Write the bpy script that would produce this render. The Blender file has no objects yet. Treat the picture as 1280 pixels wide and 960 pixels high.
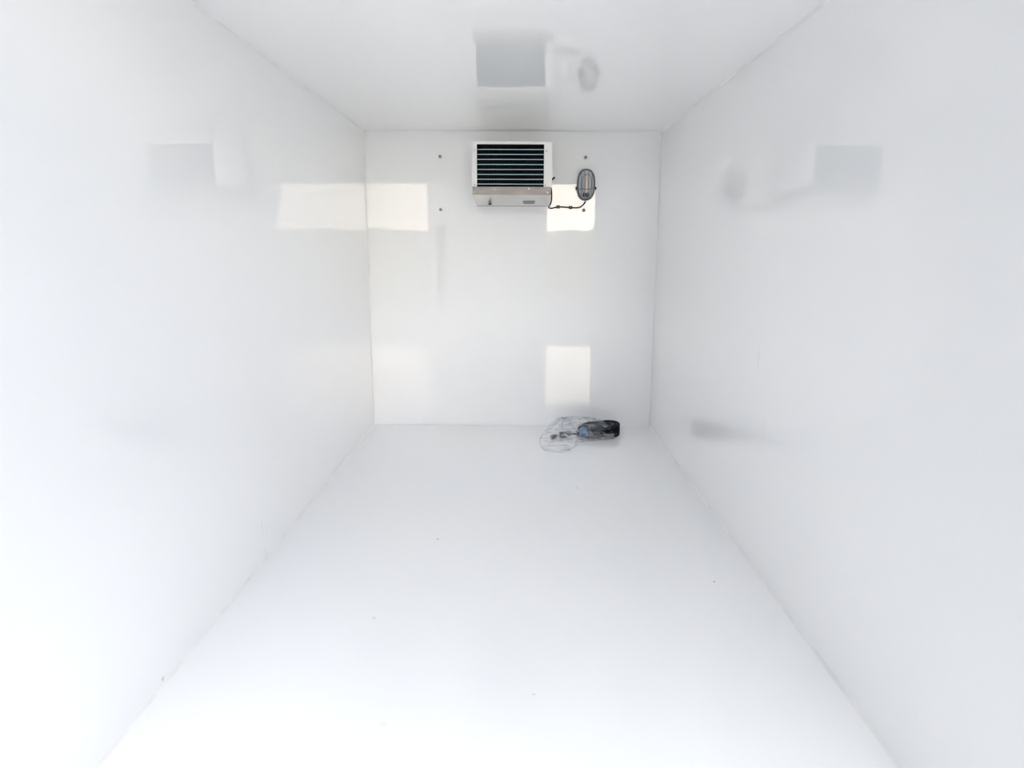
import bpy, bmesh, math, random
from mathutils import Vector, Matrix, noise

sc = bpy.context.scene
C = sc.collection
random.seed(7)

# ---------------------------------------------------------------- camera
PITCH, YAW, ROLL = 0.19258, 0.00755, 0.00374
cam_d = bpy.data.cameras.new('camera')
cam_d.sensor_fit = 'HORIZONTAL'
cam_d.sensor_width = 36.0
cam_d.lens = 885.0 / 1280.0 * 36.0
cam_d.clip_start = 0.05
cam_d.clip_end = 500
cam = bpy.data.objects.new('camera', cam_d)
C.objects.link(cam)
fwd = Vector((-math.sin(YAW) * math.cos(PITCH), math.cos(YAW) * math.cos(PITCH), -math.sin(PITCH)))
rgt = Vector((math.cos(YAW), math.sin(YAW), 0))
upv = rgt.cross(fwd)
r2 = rgt * math.cos(ROLL) + upv * math.sin(ROLL)
u2 = -rgt * math.sin(ROLL) + upv * math.cos(ROLL)
m = Matrix((r2, u2, -fwd)).transposed().to_4x4()
m.translation = Vector((0, 0, 1.2111))
cam.matrix_world = m
sc.camera = cam

# ---------------------------------------------------------------- sky, sun, exposure
SKY_STRENGTH = 1.0
SUN_STRENGTH = 11.5
EXPOSURE = 1.93
sc.view_settings.view_transform = 'Standard'
sc.view_settings.look = 'None'
sc.view_settings.gamma = 1.0
sc.view_settings.use_curve_mapping = False
sc.view_settings.exposure = EXPOSURE
sc.cycles.max_bounces = 24
sc.cycles.diffuse_bounces = 16
sc.cycles.glossy_bounces = 12
sc.cycles.transparent_max_bounces = 24
sc.cycles.use_adaptive_sampling = False
sc.cycles.sample_clamp_indirect = 0

world = bpy.data.worlds.new('hazy_sky')
sc.world = world
world.use_nodes = True
wn, wl = world.node_tree.nodes, world.node_tree.links
wn.clear()
tc = wn.new('ShaderNodeTexCoord')
sep = wn.new('ShaderNodeSeparateXYZ')
ramp = wn.new('ShaderNodeValToRGB')
ramp.color_ramp.elements[0].position = 0.0
ramp.color_ramp.elements[0].color = (5.2, 5.45, 5.7, 1)
ramp.color_ramp.elements[1].position = 0.75
mid = ramp.color_ramp.elements.new(0.34)
mid.color = (1.2, 1.42, 1.9, 1)
ramp.color_ramp.elements[1].color = (0.10, 0.22, 0.48, 1)
bg = wn.new('ShaderNodeBackground')
bg.inputs['Strength'].default_value = SKY_STRENGTH
wo = wn.new('ShaderNodeOutputWorld')
wl.new(tc.outputs['Generated'], sep.inputs[0])
wl.new(sep.outputs['Z'], ramp.inputs[0])
wl.new(ramp.outputs[0], bg.inputs['Color'])
wl.new(bg.outputs[0], wo.inputs['Surface'])

sun_d = bpy.data.lights.new('sun', 'SUN')
sun_d.energy = SUN_STRENGTH
sun_d.angle = math.radians(0.6)
sun_d.color = (1.0, 0.94, 0.86)
sun = bpy.data.objects.new('sun', sun_d)
C.objects.link(sun)
sun.rotation_euler = Vector((0.02, 1.0, 0.95)).to_track_quat('Z', 'Y').to_euler()   # stands high beyond the closed end of the box

# light portal in the open end: emits nothing, it only tells the renderer where the daylight comes in
por_d = bpy.data.lights.new('daylight_portal', 'AREA')
por_d.shape = 'RECTANGLE'
por_d.size, por_d.size_y = 1.90, 1.93
por_d.cycles.is_portal = True
por = bpy.data.objects.new('daylight_portal', por_d)
C.objects.link(por)
por.location = (-.0364, .79, .965)
por.rotation_euler = (math.radians(90), 0, 0)      # faces into the box

# ---------------------------------------------------------------- materials
def mat(name, color, rough=0.5, metal=0.0, ior=1.5, bump=0.0, bscale=20.0, var=0.0, vscale=6.0, stretch=(1, 1, 1), coat=0.0):
    mt = bpy.data.materials.new(name)
    mt.use_nodes = True
    n, l = mt.node_tree.nodes, mt.node_tree.links
    b = n['Principled BSDF']
    b.inputs['Base Color'].default_value = (*color, 1)
    b.inputs['Roughness'].default_value = rough
    b.inputs['Metallic'].default_value = metal
    b.inputs['IOR'].default_value = ior
    b.inputs['Coat Weight'].default_value = coat
    t = n.new('ShaderNodeTexCoord')
    mp = n.new('ShaderNodeMapping')
    mp.inputs['Scale'].default_value = stretch
    l.new(t.outputs['Object'], mp.inputs[0])
    if bump:
        nz = n.new('ShaderNodeTexNoise')
        nz.inputs['Scale'].default_value = bscale
        nz.inputs['Detail'].default_value = 2.0
        bp = n.new('ShaderNodeBump')
        bp.inputs['Strength'].default_value = 1.0
        bp.inputs['Distance'].default_value = bump
        l.new(mp.outputs[0], nz.inputs['Vector'])
        l.new(nz.outputs[0], bp.inputs['Height'])
        l.new(bp.outputs[0], b.inputs['Normal'])
    if var:
        nz = n.new('ShaderNodeTexNoise')
        nz.inputs['Scale'].default_value = vscale
        nz.inputs['Detail'].default_value = 4.0
        rp = n.new('ShaderNodeValToRGB')
        rp.color_ramp.elements[0].position = 0.35
        rp.color_ramp.elements[1].position = 0.65
        rp.color_ramp.elements[0].color = (*[c * (1 - var) for c in color], 1)
        rp.color_ramp.elements[1].color = (*[min(1, c * (1 + var * .3)) for c in color], 1)
        l.new(mp.outputs[0], nz.inputs['Vector'])
        l.new(nz.outputs[0], rp.inputs[0])
        l.new(rp.outputs[0], b.inputs['Base Color'])
    return mt

def gelcoat(name, color, rough, bump, stretch, marks=(), axes=(0, 1), ior=1.6):
    """glossy white panel skin; marks = small scuffs: (u, v, half width, half height, strength) in metres on the panel"""
    mt = mat(name, color, rough, ior=ior, bump=bump, bscale=3.0, stretch=stretch)
    n, l = mt.node_tree.nodes, mt.node_tree.links
    b = n['Principled BSDF']
    g = n.new('ShaderNodeNewGeometry')
    s = n.new('ShaderNodeSeparateXYZ')
    l.new(g.outputs['Position'], s.inputs[0])
    acc = None
    nz = n.new('ShaderNodeTexNoise')
    nz.inputs['Scale'].default_value = 160
    l.new(g.outputs['Position'], nz.inputs['Vector'])
    def M(op, a, c=None):
        q = n.new('ShaderNodeMath'); q.operation = op
        for i, v in enumerate((a, c)):
            if v is None: continue
            if isinstance(v, (int, float)): q.inputs[i].default_value = v
            else: l.new(v, q.inputs[i])
        return q.outputs[0]
    for (u, v, hu, hv, st) in marks:
        du = M('DIVIDE', M('SUBTRACT', s.outputs[axes[0]], u), hu)
        dv = M('DIVIDE', M('SUBTRACT', s.outputs[axes[1]], v), hv)
        r = M('ADD', M('MULTIPLY', du, du), M('MULTIPLY', dv, dv))
        f = M('MAXIMUM', M('SUBTRACT', 1.0, r), 0.0)
        f = M('MULTIPLY', M('MULTIPLY', f, nz.outputs[0]), st * 2)
        acc = f if acc is None else M('MAXIMUM', acc, f)
    if acc is not None:
        mx = n.new('ShaderNodeMix'); mx.data_type = 'RGBA'
        mx.inputs[6].default_value = (*color, 1)
        mx.inputs[7].default_value = (0.30, 0.28, 0.24, 1)
        l.new(M('MINIMUM', acc, 1.0), mx.inputs[0])
        l.new(mx.outputs[2], b.inputs['Base Color'])
    return mt

WHITE = (0.968, 0.968, 0.967)
M_back = gelcoat('gelcoat_back', WHITE, 0.02, 0.00006, (4.0, 1, 2.0))
M_left = gelcoat('gelcoat_left', WHITE, 0.005, 0.0, (1, .5, 1),
                 [(2.583, .133, .004, .045, .22), (2.60, .026, .004, .04, .25), (2.62, .10, .003, .04, .2), (1.777, .02, .008, .008, .6)], (1, 2), ior=1.7)
M_right = gelcoat('gelcoat_right', WHITE, 0.005, 0.0, (1, .5, 1),
                  [(2.66, .80, .002, .06, .5), (2.55, .55, .002, .05, .3)], (1, 2), ior=1.7)
M_ceil = gelcoat('gelcoat_ceiling', WHITE, 0.06, 0.0, (1, .5, 1), ior=1.75)
M_floor = gelcoat('gelcoat_floor', WHITE, 0.03, 0.0, (1, 1, 1),
                  [(-.331, 2.794, .007, .005, 1), (.73, 2.427, .005, .006, .8), (-.34, 1.62, .012, .012, .08), (-.47, 2.15, .008, .008, .3),
                   (.31, 3.45, .003, .03, .4), (.05, 1.75, .006, .006, .3)], (0, 1))
M_bead = mat('sealant', (0.92, 0.92, 0.90), 0.25, bump=0.001, bscale=12, var=.05, vscale=9)
M_shell = mat('outer_shell', (0.75, 0.76, 0.78), 0.35, var=.05)
M_alu_edge = mat('door_frame_metal', (0.6, 0.61, 0.62), 0.4, 0.8)
M_case = mat('painted_casing', (0.93, 0.91, 0.87), 0.35, bump=.0002, bscale=60)
M_louvre = mat('louvre_metal', (0.50, 0.68, 0.74), 0.35, 0.3)
M_dark = mat('coil_dark', (0.003, 0.006, 0.009), 0.8)
M_fin = mat('coil_fins', (0.005, 0.014, 0.022), 0.5, 0.2)
M_steel = mat('galvanised_steel', (0.30, 0.275, 0.265), 0.40, 0.8, bump=.0002, bscale=40, var=.15, vscale=8, stretch=(1, 4, 4))
M_steel2 = mat('tray_steel', (0.74, 0.715, 0.69), 0.42, 0.8, var=.10, vscale=6)
M_screw = mat('screw_metal', (0.30, 0.29, 0.28), 0.35, 0.8)
M_black = mat('black_plastic', (0.012, 0.012, 0.013), 0.4, bump=.0003, bscale=200)
M_blackc = mat('black_cable', (0.004, 0.004, 0.005), 0.55, ior=1.25)
M_navy = mat('dark_blue_cable', (0.012, 0.025, 0.06), 0.4, ior=1.35)
M_blue = mat('blue_plastic', (0.04, 0.26, 0.60), 0.4)
M_greyp = mat('grey_plastic', (0.40, 0.42, 0.44), 0.45, var=.1, vscale=30)
M_cage = mat('grey_wire', (0.26, 0.28, 0.30), 0.35, 0.3)
M_rim = mat('dark_grey_rim', (0.10, 0.115, 0.125), 0.4)
M_label = mat('grey_label', (0.20, 0.25, 0.25), 0.5)
M_tube = mat('frosted_tube', (0.98, 0.82, 0.73), 0.3)
M_refl = mat('lamp_reflector', (0.86, 0.87, 0.89), 0.35, var=.1)
M_pale = mat('pale_grey_cable', (0.55, 0.57, 0.60), 0.4)
M_dgrey = mat('dark_grey_rubber', (0.09, 0.085, 0.11), 0.45)
M_ground = mat('concrete_yard', (0.12, 0.127, 0.135), 0.85, bump=.004, bscale=30, var=.2, vscale=.6)
M_cream = mat('cream_render', (0.86, 0.78, 0.68), 0.8, bump=.003, bscale=20, var=.06, vscale=1.5)
M_greyw = mat('grey_cladding', (0.10, 0.107, 0.115), 0.6, var=.08, vscale=.8)
M_plinth = mat('plinth_grey', (0.22, 0.21, 0.20), 0.8, var=.2, vscale=1.2)
M_hedge = mat('hedge_leaves', (0.11, 0.12, 0.085), 0.7, bump=.02, bscale=25, var=.4, vscale=14)
M_roofc = mat('roof_brown', (0.22, 0.17, 0.14), 0.7, var=.2)
M_pane = mat('dark_pane', (0.05, 0.06, 0.07), 0.05)

def glassy(name, tint, haze, gloss, rough, var=0.0, vs=30, stretch=(1, 1, 1)):
    """thin clear sheet: lets light through, scatters a little, glints"""
    mt = bpy.data.materials.new(name); mt.use_nodes = True
    n, l = mt.node_tree.nodes, mt.node_tree.links
    n.clear()
    o = n.new('ShaderNodeOutputMaterial')
    tr = n.new('ShaderNodeBsdfTransparent'); tr.inputs[0].default_value = (*tint, 1)
    df = n.new('ShaderNodeBsdfDiffuse'); df.inputs[0].default_value = (.95, .96, .98, 1)
    tl = n.new('ShaderNodeBsdfTranslucent'); tl.inputs[0].default_value = (.95, .96, .98, 1)
    dm = n.new('ShaderNodeMixShader'); dm.inputs[0].default_value = .5
    l.new(df.outputs[0], dm.inputs[1]); l.new(tl.outputs[0], dm.inputs[2])
    gl = n.new('ShaderNodeBsdfGlossy'); gl.inputs['Roughness'].default_value = rough
    m1 = n.new('ShaderNodeMixShader'); m1.inputs[0].default_value = haze
    l.new(tr.outputs[0], m1.inputs[1]); l.new(dm.outputs[0], m1.inputs[2])
    if var:
        nz = n.new('ShaderNodeTexNoise'); nz.inputs['Scale'].default_value = vs
        t = n.new('ShaderNodeTexCoord'); mp = n.new('ShaderNodeMapping'); mp.inputs['Scale'].default_value = stretch
        l.new(t.outputs['Object'], mp.inputs[0]); l.new(mp.outputs[0], nz.inputs['Vector'])
        mr = n.new('ShaderNodeMapRange')
        mr.inputs['From Min'].default_value = .38; mr.inputs['From Max'].default_value = .66
        mr.inputs['To Min'].default_value = haze * (1 - var); mr.inputs['To Max'].default_value = haze * (1 + var)
        l.new(nz.outputs[0], mr.inputs[0]); l.new(mr.outputs[0], m1.inputs[0])
    fr = n.new('ShaderNodeLayerWeight'); fr.inputs[0].default_value = .5
    pw = n.new('ShaderNodeMath'); pw.operation = 'POWER'; pw.inputs[1].default_value = 4.0
    l.new(fr.outputs['Facing'], pw.inputs[0])
    mm = n.new('ShaderNodeMath'); mm.operation = 'MULTIPLY_ADD'; mm.inputs[1].default_value = gloss * .5; mm.inputs[2].default_value = gloss * .04
    l.new(pw.outputs[0], mm.inputs[0])
    m2 = n.new('ShaderNodeMixShader')
    l.new(mm.outputs[0], m2.inputs[0]); l.new(m1.outputs[0], m2.inputs[1]); l.new(gl.outputs[0], m2.inputs[2])
    l.new(m2.outputs[0], o.inputs['Surface'])
    return mt
M_bag = glassy('clear_polythene', (1, 1, 1), .18, 1.0, .12, .9, 9, (1, 2.2, 3))  # lengthwise haze noise paints whitish highlight streaks into the plastic
M_lens = glassy('clear_lamp_glass', (.97, .98, .985), .03, 1.0, .08)

# ---------------------------------------------------------------- mesh helpers
class MB:
    """collects simple shapes, then links them as ONE mesh object"""
    def __init__(s): s.v = []; s.f = []
    def raw(s, vs, fs):
        o = len(s.v); s.v += [tuple(v) for v in vs]; s.f += [tuple(i + o for i in f) for f in fs]; return s
    def box(s, a, b):
        (x0, y0, z0), (x1, y1, z1) = a, b
        return s.raw([(x0, y0, z0), (x1, y0, z0), (x1, y1, z0), (x0, y1, z0), (x0, y0, z1), (x1, y0, z1), (x1, y1, z1), (x0, y1, z1)],
                     [(0, 3, 2, 1), (4, 5, 6, 7), (0, 1, 5, 4), (1, 2, 6, 5), (2, 3, 7, 6), (3, 0, 4, 7)])
    def tube(s, pts, r, n=8, closed=False, cap=True):
        pts = [Vector(p) for p in pts]; N = len(pts)
        rs = r if isinstance(r, (list, tuple)) else [r] * N
        prev = None; rings = []
        for i, p in enumerate(pts):
            a = pts[(i - 1) % N] if (closed or i) else pts[0]
            b = pts[(i + 1) % N] if (closed or i < N - 1) else pts[-1]
            t = (b - a).normalized()
            if prev is None:
                q = Vector((0, 0, 1)) if abs(t.z) < .9 else Vector((1, 0, 0))
                nrm = (q - t * q.dot(t)).normalized()
            else:
                nrm = (prev - t * prev.dot(t)).normalized()
            prev = nrm; bn = t.cross(nrm)
            rings.append([p + (nrm * math.cos(k / n * math.tau) + bn * math.sin(k / n * math.tau)) * rs[i] for k in range(n)])
        vs = [v for rr in rings for v in rr]; fs = []
        for i in range(N if closed else N - 1):
            j = (i + 1) % N
            for k in range(n):
                fs.append((i * n + k, i * n + (k + 1) % n, j * n + (k + 1) % n, j * n + k))
        if not closed and cap:
            fs.append(tuple(range(n))[::-1]); fs.append(tuple((N - 1) * n + k for k in range(n)))
        return s.raw(vs, fs)
    def loft(s, rings, cap0=True, cap1=True):
        n = len(rings[0]); vs = [v for r in rings for v in r]; fs = []
        for i in range(len(rings) - 1):
            for k in range(n):
                fs.append((i * n + k, i * n + (k + 1) % n, (i + 1) * n + (k + 1) % n, (i + 1) * n + k))
        if cap0: fs.append(tuple(range(n))[::-1])
        if cap1: fs.append(tuple((len(rings) - 1) * n + k for k in range(n)))
        return s.raw(vs, fs)
    def build(s, name, material, parent=None, smooth=False, bevel=0, origin=None):
        me = bpy.data.meshes.new(name)
        me.from_pydata(s.v, [], s.f)
        bm = bmesh.new(); bm.from_mesh(me)
        bmesh.ops.recalc_face_normals(bm, faces=bm.faces)
        if bevel:
            bmesh.ops.bevel(bm, geom=list(bm.edges), offset=bevel, segments=2, affect='EDGES', profile=.6)
        if origin is not None:
            bmesh.ops.translate(bm, verts=bm.verts, vec=-Vector(origin))
        for f in bm.faces: f.smooth = smooth
        bm.to_mesh(me); bm.free()
        me.materials.append(material)
        o = bpy.data.objects.new(name, me); C.objects.link(o)
        if origin is not None: o.location = origin
        if parent is not None:
            o.parent = parent
            w = Vector((0, 0, 0)); q = parent
            while q is not None:
                w += q.location; q = q.parent
            o.location = Vector(origin if origin is not None else (0, 0, 0)) - w
        return o

def catmull(P, n=8):
    P = [Vector(p) for p in P]; out = []
    Q = [P[0] * 2 - P[1]] + P + [P[-1] * 2 - P[-2]]
    for i in range(1, len(Q) - 2):
        a, b, c, d = Q[i - 1:i + 3]
        for k in range(n):
            t = k / n
            out.append(.5 * ((2 * b) + (c - a) * t + (2 * a - 5 * b + 4 * c - d) * t * t + (3 * b - a - 3 * c + d) * t ** 3))
    out.append(P[-1]); return out

def thing(name, label, cat, loc, group=None):
    o = bpy.data.objects.new(name, None); C.objects.link(o)
    o.empty_display_size = .05
    o.location = loc; o['label'] = label; o['category'] = cat
    if group: o['group'] = group
    return o
def tag(o, label, cat, group=None):
    o['label'] = label; o['category'] = cat
    if group: o['group'] = group
    return o
def struct(o, label=None):
    o['kind'] = 'structure'
    if label: o['label'] = label
    return o

# ---------------------------------------------------------------- the box: a white-lined refrigerated body
XL, XR, YB, H = -0.9864, 0.9136, 4.726, 1.9295
YO = 0.80           # rear edge of the box (the open door end, just ahead of the camera)
T = 0.07
struct(MB().box((XL - T, YB, -T), (XR + T, YB + T, H + T)).build('wall_back', M_back), 'glossy white back wall of the box')
struct(MB().box((XL - T, YO, -T), (XL, YB, H + T)).build('wall_left', M_left), 'glossy white left side wall')
struct(MB().box((XR, YO, -T), (XR + T, YB, H + T)).build('wall_right', M_right), 'glossy white right side wall')
struct(MB().box((XL, YO, -T), (XR, YB, 0)).build('floor', M_floor), 'smooth white floor of the box')
struct(MB().box((XL, YO, H), (XR, YB, H + T)).build('ceiling', M_ceil), 'glossy white ceiling of the box')

def bead(a, b, dx, dz, r, idx, wob=.0006):
    """a concave sealant fillet from a to b; dx, dz say which way the room lies"""
    a, b = Vector(a), Vector(b); n = 60
    ax = (b - a).normalized()
    u = Vector(dx); w = Vector(dz); rings = []
    for i in range(n + 1):
        p = a.lerp(b, i / n)
        rr = r * (1 + .12 * noise.noise(p * 7)) + wob * noise.noise(p * 23 + Vector((idx, 0, 0)))
        ring = [p]
        for k in range(5):
            t = k / 4 * math.pi / 2
            ring.append(p + u * rr * (1 - math.sin(t) * .82) * (1 if k < 4 else 0) + w * rr * (1 - math.cos(t) * .82) * (1 if k > 0 else 0))
        rings.append(ring)
    o = MB().loft(rings).build('trim_%d' % idx, M_bead, smooth=False)
    return struct(o)
struct_beads = [
    bead((XL, YO, 0), (XL, YB, 0), (1, 0, 0), (0, 0, 1), .0075, 1),
    bead((XR, YO, 0), (XR, YB, 0), (-1, 0, 0), (0, 0, 1), .008, 2),
    bead((XL, YO, H), (XL, YB, H), (1, 0, 0), (0, 0, -1), .0075, 3),
    bead((XR, YO, H), (XR, YB, H), (-1, 0, 0), (0, 0, -1), .007, 4),
    bead((XL, YB, 0), (XL, YB, H), (1, 0, 0), (0, -1, 0), .006, 5),
    bead((XR, YB, 0), (XR, YB, H), (-1, 0, 0), (0, -1, 0), .006, 6),
    bead((XL, YB, 0), (XR, YB, 0), (0, -1, 0), (0, 0, 1), .005, 7),
    bead((XL, YB, H), (XR, YB, H), (0, -1, 0), (0, 0, -1), .006, 8)]
# door frame around the open end, outside the lined box
fr = MB()
E_ = T + .02
fr.box((XL - E_, YO - .04, -E_), (XL + .0, YO, H + E_)).box((XR, YO - .04, -E_), (XR + E_, YO, H + E_))
fr.box((XL, YO - .04, H), (XR, YO, H + E_)).box((XL, YO - .04, -E_), (XR, YO, 0))
struct(fr.build('door_frame', M_alu_edge), 'metal frame around the open door end')

# ---------------------------------------------------------------- the yard outside the open end
GZ = -0.62
struct(MB().box((-60, -60, GZ - .1), (60, 40, GZ)).build('ground', M_ground), 'pale concrete yard outside the open end')
b1 = thing('building', 'long cream rendered building across the yard, seen only as a reflection', 'building', (5.0, -15.5, GZ))
MB().box((0.98, -21.9, 1.7), (9.0, -15.0, 4.5)).build('wall', M_cream, b1)
MB().box((0.97, -22, GZ), (9.05, -14.95, 1.7)).build('plinth', M_plinth, b1)
MB().box((.97, -22.1, 4.5), (9.1, -14.94, 4.62)).build('parapet', M_case, b1)
b3 = thing('building', 'low grey block added unseen to the right of the open end to shade the left wall', 'building', (9, -2, GZ))
MB().box((6.2, -8.5, GZ), (14, 9.0, 4.0)).build('wall', M_greyw, b3)  # added out of view: cuts the low side sky off the left wall
MB().box((6.1, -8.6, 4.0), (14.1, 9.1, 4.15)).build('roof', M_roofc, b3)
# clipped hedge along the foot of the cream building
hd = MB(); rows = []
nx = 90
for i in range(nx + 1):
    x = 1.08 + 7.9 * i / nx; ring = []
    top = 1.72 + .16 * noise.noise(Vector((x * 1.3, 0, 0))) + .10 * noise.noise(Vector((x * 5, 3, 0)))
    for (dy, f) in ((0, 0), (.05, .3), (0, .6), (.08, .85), (.25, 1), (.5, 1.0), (.68, .85), (.7, 0)):
        n_ = noise.noise(Vector((x * 6, dy * 9, f * 12)))
        ring.append((x, -14.0 - dy + .06 * n_, GZ + (top - GZ) * f + (.06 * n_ if f else 0)))
    rows.append(ring)
tag(hd.loft(rows).build('hedge', M_hedge), 'clipped green hedge at the foot of the cream building, out of view', 'hedge')
MB().raw([(.88, -22.3, 4.5), (9.2, -22.3, 4.5), (9.2, -14.8, 4.5), (.88, -14.8, 4.5), (.88, -18.5, 5.0), (9.2, -18.5, 5.0)],
         [(0, 1, 2, 3), (3, 2, 5, 4), (1, 0, 4, 5), (0, 3, 4), (2, 1, 5)]).build('roof', M_roofc, b1)
b2 = thing('building', 'tall grey clad workshop across the yard, seen as a reflection, plus an added unseen side wing', 'building', (-8, -13, GZ))
MB().box((-3.4, -24, GZ), (0.94, -14.0, 5.4)).box((-16, -24, GZ), (-3.4, -9, 3.4)).box((-12, -9, GZ), (-2.3, 3.0, 6.4)).build('wall', M_greyw, b2)  # nearest wing is unseen, added to darken the right wall by the opening
MB().box((-3.5, -24.1, 5.4), (0.945, -13.9, 5.55)).box((-16.2, -24.2, 3.4), (-3.401, -8.9, 3.55)).box((-12.1, -9.1, 6.4), (-2.2, 3.1, 6.55)).build('roof', M_roofc, b2)
MB().box((-2.9, -14.0, GZ), (-0.4, -13.94, 2.6)).build('door', M_greyw, b2)

# ---------------------------------------------------------------- evaporator unit
ev = thing('cooling_unit', 'white and steel cooling unit with black louvred front high on the back wall', 'cooling unit', (-.036, 4.726, 1.46))
YF, YR = 4.200, 4.600
x0, x1, z0, z1 = -.2645, .1925, 1.543, 1.7925
gx0, gx1, gz1 = -.2365, .1455, 1.7770
t = .0015
cs = MB()
cs.box((x0, YF + .002, z0), (x0 + t, YR, z1)).box((x1 - t, YF + .002, z0), (x1, YR, z1))
cs.box((x0 + t, YF + .002, z1 - t), (x1 - t, YR, z1)).box((x0 + t, YR - t, z0), (x1 - t, YR, z1 - t))
cs.build('casing', M_case, ev)
ff = MB()
ff.box((x0, YF - .002, z0), (gx0, YF + .002, z1)).box((gx1, YF - .002, z0), (x1, YF + .002, z1)).box((gx0, YF - .002, gz1), (gx1, YF + .002, z1))
ff.box((gx1 + .021, YF - .0032, z0), (gx1 + .0225, YF - .002, z1))
ff.build('front_frame', M_case, ev)
# inward lips of the opening
lp = MB()
lp.box((gx0 - .001, YF + .002, z0), (gx0 + .001, YF + .05, gz1)).box((gx1 - .001, YF + .002, z0), (gx1 + .001, YF + .05, gz1))
lp.box((gx0, YF + .002, gz1 - .001), (gx1, YF + .05, gz1 + .001))
lp.build('opening_lip', M_dark, ev)
# coil block: dark fins behind the louvres
MB().box((x0 + .004, YF + .075, z0 + .002), (x1 - .004, YF + .36, z1 - .004)).build('coil', M_dark, ev)
fn = MB(); k = gx0 + .003
while k < gx1 - .003:
    fn.box((k, YF + .058, z0 + .004), (k + .0012, YF + .0748, gz1 - .004)); k += .0065
o = fn.build('coil_fins', M_fin, ev); o['kind'] = 'stuff'
for i, zz in enumerate((1.749, 1.722, 1.6945, 1.667, 1.6395, 1.612, 1.585, 1.5585)):
    mb = MB()
    # each louvre: a rolled front edge with a blade dropping back behind it
    xa, xb = gx0 + .002, gx1 - .002
    prof = [(YF + .0020, zz + .0022), (YF + .0015, zz + .0004), (YF + .0022, zz - .0016), (YF + .006, zz - .0020), (YF + .040, zz + .0050),
            (YF + .040, zz + .0062), (YF + .006, zz + .0026)]
    mb.loft([[(xa, y, z) for y, z in prof], [(xb, y, z) for y, z in prof]])
    mb.build('louvre', M_louvre, ev)
def screw(x, y, z, r, m_, par, name='screw', dirn=-1):
    s = MB(); n = 10
    rings = []
    for (rr, d) in ((r, 0), (r, .0012), (r * .7, .0022), (r * .25, .0024)):
        rings.append([(x + rr * math.cos(a * math.tau / n), y + dirn * d, z + rr * math.sin(a * math.tau / n)) for a in range(n)])
    s.loft(rings)
    return s.build(name, m_, par, smooth=True)
for (x, z) in ((-.2505, 1.745), (.159, 1.741), (-.2485, 1.5555), (.155, 1.553)):
    screw(x, YF - .002, z, .0034, M_screw, ev)
# drip tray: upright fascia, sloping pan front, pan running back to the wall
tx0, tx1 = -.2620, .1880
ty0 = YF - .006
fas = MB()
fas.box((tx0, ty0, 1.4985), (tx1, ty0 + .002, 1.5435))
fas.box((tx0, ty0 + .002, 1.4985), (tx0 + .002, YR, 1.5425)).box((tx1 - .002, ty0 + .002, 1.4985), (tx1, YR, 1.5425))
fas.build('fascia', M_steel, ev)
pan = MB()
A = [(tx0, ty0 - .002, 1.4985), (tx1 + .002, ty0 - .002, 1.4985)]
B = [(tx0 + .018, 4.330, 1.4450), (tx1 - .004, 4.330, 1.4450)]
Cc = [(tx0 + .018, 4.720, 1.4630), (tx1 - .004, 4.720, 1.4630)]
Dd = [(tx0, 4.720, 1.4985), (tx1 + .002, 4.720, 1.4985)]
pan.raw(A + B + Cc + Dd, [(0, 1, 3, 2), (2, 3, 5, 4), (4, 5, 7, 6), (0, 2, 4, 6), (1, 7, 5, 3), (0, 6, 7, 1)])
tray = pan.build('drip_tray', M_steel2, ev, bevel=.0015)
MB().tube([(tx0 + .018, 4.331, 1.4447), (tx1 - .004, 4.331, 1.4447)], .0022, 6).build('hem', M_steel, tray)
def on_slope(x, f, off=.0):
    """point on the sloping tray front, f = 0 top, 1 bottom"""
    y = ty0 - .002 + f * (4.330 - ty0 + .002); z = 1.4985 + f * (1.4450 - 1.4985)
    n = Vector((0, -(1.4985 - 1.4450), -(4.330 - ty0 + .002))).normalized()
    return Vector((x, y, z)) + n * off
lb = MB(); q = []
for off in (0.0002, .0016):
    q.append([on_slope(.027, .52, off), on_slope(.100, .50, off), on_slope(.094, .80, off), on_slope(.030, .80, off)])
lb.loft(q).build('rating_plate', M_label, tray)['label'] = 'small blank grey plate on the steel tray'
d0 = on_slope(-.165, .62, .0)
MB().tube([d0 + Vector((0, 0, .002)), d0 + Vector((0, 0, -.010)), d0 + Vector((0, 0, -.010)) ], .008, 12).build('drain_collar', M_steel, tray)
MB().tube([d0 + Vector((0, 0, -.0102)), d0 + Vector((0, 0, -.018))], .0095, 12).build('drain_nut', M_black, tray)
for (x, z, r) in ((.060, 1.533, .0035), (.168, 1.512, .0035), (-.252, 1.513, .003), (-.135, 1.531, .0022)):
    screw(x, ty0, z, r, M_case if r > .0032 else M_steel2, ev)
# fan ring and guard at the rear, in the gap before the wall
fan = MB(); n = 28; cx, cz_ = -.036, 1.628
rings = []
for (rr, y) in ((.118, 4.6005), (.122, 4.612), (.118, 4.640), (.108, 4.642), (.104, 4.618), (.104, 4.6005)):
    rings.append([(cx + rr * math.cos(a * math.tau / n), y, cz_ + rr * .92 * math.sin(a * math.tau / n)) for a in range(n)])
fan.loft(rings, False, False)
fg = fan.build('fan_ring', M_black, ev, smooth=True)
wr = MB()
for rr in (.03, .05, .07, .09):
    wr.tube([(cx + rr * math.cos(a * math.tau / n), 4.655, cz_ + rr * .92 * math.sin(a * math.tau / n)) for a in range(n)], .0014, 5, closed=True)
for a in range(6):
    c, s_ = math.cos(a * math.tau / 6), math.sin(a * math.tau / 6)
    wr.tube([(cx, 4.657, cz_), (cx + .09 * c, 4.655, cz_ + .083 * s_), (cx + .112 * c, 4.64, cz_ + .103 * s_)], .0014, 5)
wr.build('fan_guard', M_black, ev)
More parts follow.
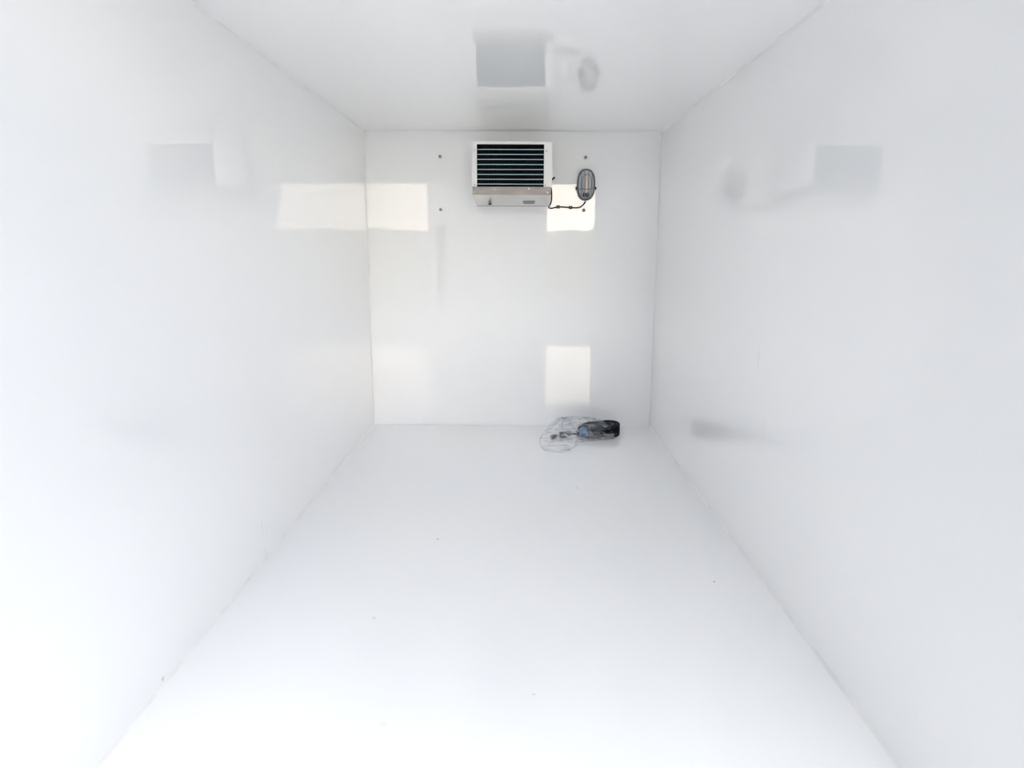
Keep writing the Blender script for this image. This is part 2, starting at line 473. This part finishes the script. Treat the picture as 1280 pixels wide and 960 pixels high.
# mounting brackets back to the wall
for xx in (-.262, .162):
    MB().box((xx, 4.600, z1 - .030), (xx + .028, YB - .001, z1 - .027)).box((xx, YB - .004, z1 - .030), (xx + .028, YB - .001, z1 + .012)).build('bracket', M_steel2, ev)
# small black cable gland leaning out of the right-hand side
MB().tube([(.1930, 4.49, 1.598), (.203, 4.49, 1.607), (.217, 4.485, 1.619), (.223, 4.484, 1.624)], [.005, .005, .0055, .0048], 8).build('cable_gland', M_black, ev, smooth=True)

# ---------------------------------------------------------------- cable from the unit to the lamp, with clips
cab = MB().tube(catmull([(.1905, 4.56, 1.590), (.206, 4.640, 1.580), (.2155, 4.7195, 1.535), (.2125, 4.7205, 1.490), (.198, 4.7205, 1.4575), (.216, 4.7205, 1.4515),
                         (.238, 4.7205, 1.456), (.258, 4.7205, 1.4605), (.298, 4.7205, 1.4590), (.339, 4.7205, 1.4565), (.372, 4.7205, 1.4545), (.398, 4.7205, 1.4580),
                         (.420, 4.7205, 1.474), (.431, 4.7205, 1.4885), (.434, 4.7205, 1.4955)], 6), .0041, 8).build('cable', M_blackc, smooth=True)
tag(cab, 'thin black cable looping along the back wall from cooling unit to bulkhead lamp', 'cable')
for (x, z, w_) in ((.258, 1.4605, 'black cable clip nearer the cooling unit on the thin black cable'),
                   (.339, 1.4565, 'black cable clip nearer the lamp on the thin black cable')):
    mb = MB()
    mb.box((x - .0105, 4.7165, z - .0095), (x + .0105, 4.7255, z - .0038)).box((x - .0105, 4.7165, z + .0038), (x + .0105, 4.7255, z + .0095))
    mb.box((x - .0105, 4.7135, z - .0095), (x + .0105, 4.7165, z + .0095))
    c_ = mb.build('cable_clip', M_black)
    tag(c_, w_, 'cable clip', 'cable clips on the back wall')
    screw(x, 4.7135, z, .003, M_screw, c_)

# ---------------------------------------------------------------- bulkhead lamp
LX, LZ = .4345, 1.5975
lamp = thing('bulkhead_lamp', 'oval grey bulkhead lamp with wire cage on the back wall', 'lamp', (LX, YB, LZ - .10))
def stadium(w, h, y, n=36):
    """upright oval: half width w, half height h"""
    out = []
    for k in range(n):
        a = k / n * math.tau
        c, s_ = math.cos(a), math.sin(a)
        e = .80
        out.append((LX + w * math.copysign(abs(c) ** e, c), y, LZ + h * math.copysign(abs(s_) ** e, s_)))
    return out
MB().loft([stadium(.056, .097, YB - .0005), stadium(.058, .099, YB - .006), stadium(.057, .098, YB - .024), stadium(.050, .091, YB - .030)], True, False).build('base', M_greyp, lamp, smooth=True)
MB().loft([stadium(.050, .091, YB - .0302), stadium(.046, .086, YB - .024), stadium(.04, .075, YB - .016)], False, True).build('reflector', M_refl, lamp, smooth=True)
MB().tube([(LX, YB - .036, LZ - .052), (LX, YB - .036, LZ - .03), (LX, YB - .036, LZ + .045), (LX, YB - .036, LZ + .056), (LX, YB - .036, LZ + .060)], [.011, .0125, .0125, .010, .004], 14).build('bulb', M_tube, lamp, smooth=True)
MB().box((LX - .020, YB - .050, LZ - .075), (LX + .020, YB - .018, LZ - .052)).build('lamp_holder', M_black, lamp, bevel=.003)
MB().loft([stadium(.047, .087, YB - .031), stadium(.046, .086, YB - .045), stadium(.040, .078, YB - .058), stadium(.026, .062, YB - .066), stadium(.008, .03, YB - .069)], False, True).build('glass_cover', M_lens, lamp, smooth=True)
def ring_tube(w, h, y, r):
    return MB().tube(stadium(w, h, y, 40), r, 7, closed=True)
ring_tube(.0530, .0930, YB - .033, .0046).build('cage_rim', M_rim, lamp, smooth=True)
cg_y = lambda u, v: YB - .036 - .038 * max(0.0, 1 - (u / .054) ** 2 * .85) ** .5 * max(0.0, 1 - (v / .095) ** 2) ** .5
for xo in (-.034, -.0115, .0115, .034):
    hh = .093 * (1 - (abs(xo) / .0545) ** 2.5) ** .4
    P = [(LX + xo, cg_y(xo, -hh + 2 * hh * k / 16), LZ - hh + 2 * hh * k / 16) for k in range(17)]
    MB().tube(P, .0022, 6).build('cage_wire', M_cage, lamp, smooth=True)
for zo, nm in ((-.030, 'cage_band'),):
    ww = .054
    P = [(LX - ww + 2 * ww * k / 16, cg_y(-ww + 2 * ww * k / 16, zo) - .002, LZ + zo) for k in range(17)]
    MB().tube(P, .0026, 6).build(nm, M_cage, lamp, smooth=True)
ring_tube(.030, .060, YB - .0715, .0020).build('cage_ring', M_cage, lamp, smooth=True)
for s_ in (-1, 1):
    mb = MB().tube([(LX + s_ * .057, YB - .022, LZ - .022), (LX + s_ * .066, YB - .022, LZ - .022)], .0100, 10)
    mb.build('side_screw', M_black, lamp)
MB().tube([(LX - .001, YB - .006, LZ - .098), (LX - .001, YB - .006, LZ - .106)], .0055, 10).build('gland', M_greyp, lamp)

# ---------------------------------------------------------------- four grey fixings in the back wall
for (x, z, lab) in ((-.502, 1.7720, 'small grey bolt head on back wall, upper one left of the cooling unit'),
                    (-.503, 1.4410, 'small grey bolt head on back wall, lower one left of the cooling unit'),
                    (.430, 1.7690, 'small grey bolt head on back wall above the bulkhead lamp'),
                    (.426, 1.4400, 'small grey bolt head on back wall below the bulkhead lamp')):
    n = 16; rg = []
    for (rr, d) in ((.0125, .0004), (.0125, .0015), (.0100, .0022), (.0098, .0060), (.0070, .0085), (.0025, .0092)):
        rg.append([(x + rr * math.cos(a * math.tau / n), YB - d, z + rr * math.sin(a * math.tau / n)) for a in range(n)])
    o = MB().loft(rg[2:]).build('bolt', M_screw, smooth=True)
    tag(o, lab, 'bolt', 'bolts in the back wall')
    MB().loft(rg[:3]).build('washer', M_case, o)

# ---------------------------------------------------------------- coiled cable, fittings and the clear bag
coil = thing('cable_coil', 'black coiled power cable inside the clear bag at the back wall', 'cable', (.54, 4.55, 0))
CX, CY = .540, 4.520
def loop(N, r, seed, ax, ay, lift, tilt, sx=0.0, sy=0.0):
    rnd = random.Random(seed); pts = []
    j = [rnd.uniform(-1, 1) for _ in range(8)]
    for k in range(N):
        a = k / N * math.tau
        w = .5 + .5 * math.cos(a)                       # 1 at the right end, where the turns are bundled, 0 at the left
        sp_ = 1 - w
        x = CX + sx + ax * math.cos(a) + .022 * j[0] * sp_
        y = CY + sy + ay * math.sin(a) * (1 + .10 * j[2]) + .035 * j[3] * sp_
        z = lift * (w ** .6) + (.010 + .030 * (j[4] * .5 + .5)) * sp_ + .006 * math.sin(2 * a + 3 * j[5])
        pts.append((x, y, max(z, r + .001)))
    return pts
rC = .0056
black = MB()
for k in range(20):
    lay, c = divmod(k, 4)
    black.tube(loop(40, rC, k, .130 - .011 * c, .135 - .018 * c, .008 + .0135 * lay, 0), rC, 8, closed=True)
black.build('coil_loops', M_blackc, coil, smooth=True)
nv = MB()
for c in range(3):
    nv.tube(loop(40, .005, 50 + c, .108 - .012 * c, .112 - .02 * c, .066 - .008 * c, 0, -.016), .005, 8, closed=True)
nv.build('blue_loops', M_navy, coil, smooth=True)['label'] = 'dark blue turns of cable'
bt = MB(); rg = []
for u in range(7):
    q = u / 6; rg.append([(.408 + .045 * q + .006 * math.sin(a * 2.1), 4.445 - .02 * q + (.026 - .006 * abs(q - .5)) * math.cos(a * math.tau / 16),
                           .031 + .004 * math.sin(q * 6) + (.024 + .004 * math.cos(q * 9)) * math.sin(a * math.tau / 16)) for a in range(16)])
bt.loft(rg)
bt.build('cable_tie', M_blue, coil, smooth=True)['label'] = 'bright blue band at the left end of the coil'
pl = MB().tube(catmull([(.40, 4.46, .03), (.37, 4.50, .05), (.345, 4.54, .085), (.315, 4.53, .092), (.295, 4.48, .07), (.30, 4.42, .03), (.325, 4.38, .018)], 8), .005, 8)
pl.build('cable_tail', M_pale, coil, smooth=True)['label'] = 'pale grey loose end of cable'
MB().tube(catmull([(.33, 4.555, .088), (.315, 4.56, .094), (.30, 4.555, .094)], 5), .007, 8).build('tail_sleeve', M_blue, coil, smooth=True)['label'] = 'short blue sleeve'

def plug(loc, rz, s, label):
    t_ = thing('plug', label, 'plug', loc)
    t_.rotation_euler = (0, 0, rz)
    def part(mb, name, m_, sm=True):
        o = mb.build(name, m_, None, smooth=sm); o.parent = t_; return o
    part(MB().tube([(-.036 * s, 0, .016 * s), (-.030 * s, 0, .016 * s), (.008 * s, 0, .016 * s), (.02 * s, 0, .016 * s), (.036 * s, 0, .014 * s)],
                   [.012 * s, .0155 * s, .0150 * s, .010 * s, .0055 * s], 12), 'body', M_dgrey)
    part(MB().tube([(.036 * s, 0, .014 * s), (.055 * s, .004, .010 * s), (.070 * s, .010, .006 * s)], .0042 * s, 8), 'strain_relief', M_black)
    for yo in (-.006, .006):
        part(MB().tube([(-.0365 * s, yo * s, .016 * s), (-.055 * s, yo * s, .016 * s)], .0024 * s, 6), 'pin', M_steel2)
    return t_
plug((.318, 4.43, 0), .35, 1.2, 'larger dark grey plug inside the clear bag near the coil')
plug((.238, 4.40, 0), .9, .85, 'smaller dark grey plug at the left end inside the clear bag')

# the bag: crumpled sheet draped over its contents, its loose end spreading on the floor towards the door
bag_me = MB()
spine = [(.215, 4.08, .005, .050), (.235, 4.13, .015, .085), (.255, 4.24, .035, .110), (.280, 4.36, .075, .140), (.330, 4.44, .110, .165), (.400, 4.49, .105, .175),
         (.470, 4.515, .096, .180), (.530, 4.53, .088, .176), (.585, 4.54, .080, .165)]
sp = []
for i in range(len(spine) - 1):
    for k in range(7):
        t_ = k / 7; sp.append([a * (1 - t_) + b * t_ for a, b in zip(spine[i], spine[i + 1])])
sp.append(list(spine[-1]))
NR = 52; rings = []
for i, (sx, sy, hz, hw) in enumerate(sp):
    a = Vector(sp[max(i - 1, 0)][:2]); b = Vector(sp[min(i + 1, len(sp) - 1)][:2])
    tdir = (b - a).normalized(); nd = Vector((-tdir.y, tdir.x))
    ring = []
    for k in range(NR):
        an = k / NR * math.tau
        c, s_ = math.cos(an), math.sin(an)
        w = hw * math.copysign(abs(c) ** .9, c)
        h = hz * (abs(s_) ** 1.1) if s_ > 0 else 0.0
        x = sx + nd.x * w; y = sy + nd.y * w
        p = Vector((x, y, h))
        # folds run lengthwise and gather towards the tail, with a few cross creases
        f1 = noise.noise(Vector((c * 4.2, s_ * 4.2, i * .055)))
        f2 = abs(noise.noise(Vector((c * 9, s_ * 9, i * .12 + 5))))
        f3 = noise.noise(p * 17)
        cr = .7 * f1 + .8 * f2 + .35 * f3
        if s_ > 0:
            h = h * (1 + .22 * cr)
        x += .010 * f1 + .008 * f3
        y += .012 * noise.noise(Vector((c * 3, 9, i * .2)))
        y = min(y, YB - .008)
        if i > len(sp) - 12:
            x -= (i - len(sp) + 12) / 11 * (.25 * (y - sy) + .03)      # mouth cut slantwise
        ring.append((x, y, max(h, 0) + .0025))
    rings.append(ring)
bag_me.loft(rings, False, False)      # open at the mouth, where the coil sticks out
o = bag_me.build('plastic_bag', M_bag, smooth=True)
tag(o, 'crumpled clear plastic bag holding the coiled cable on floor by back wall', 'bag')
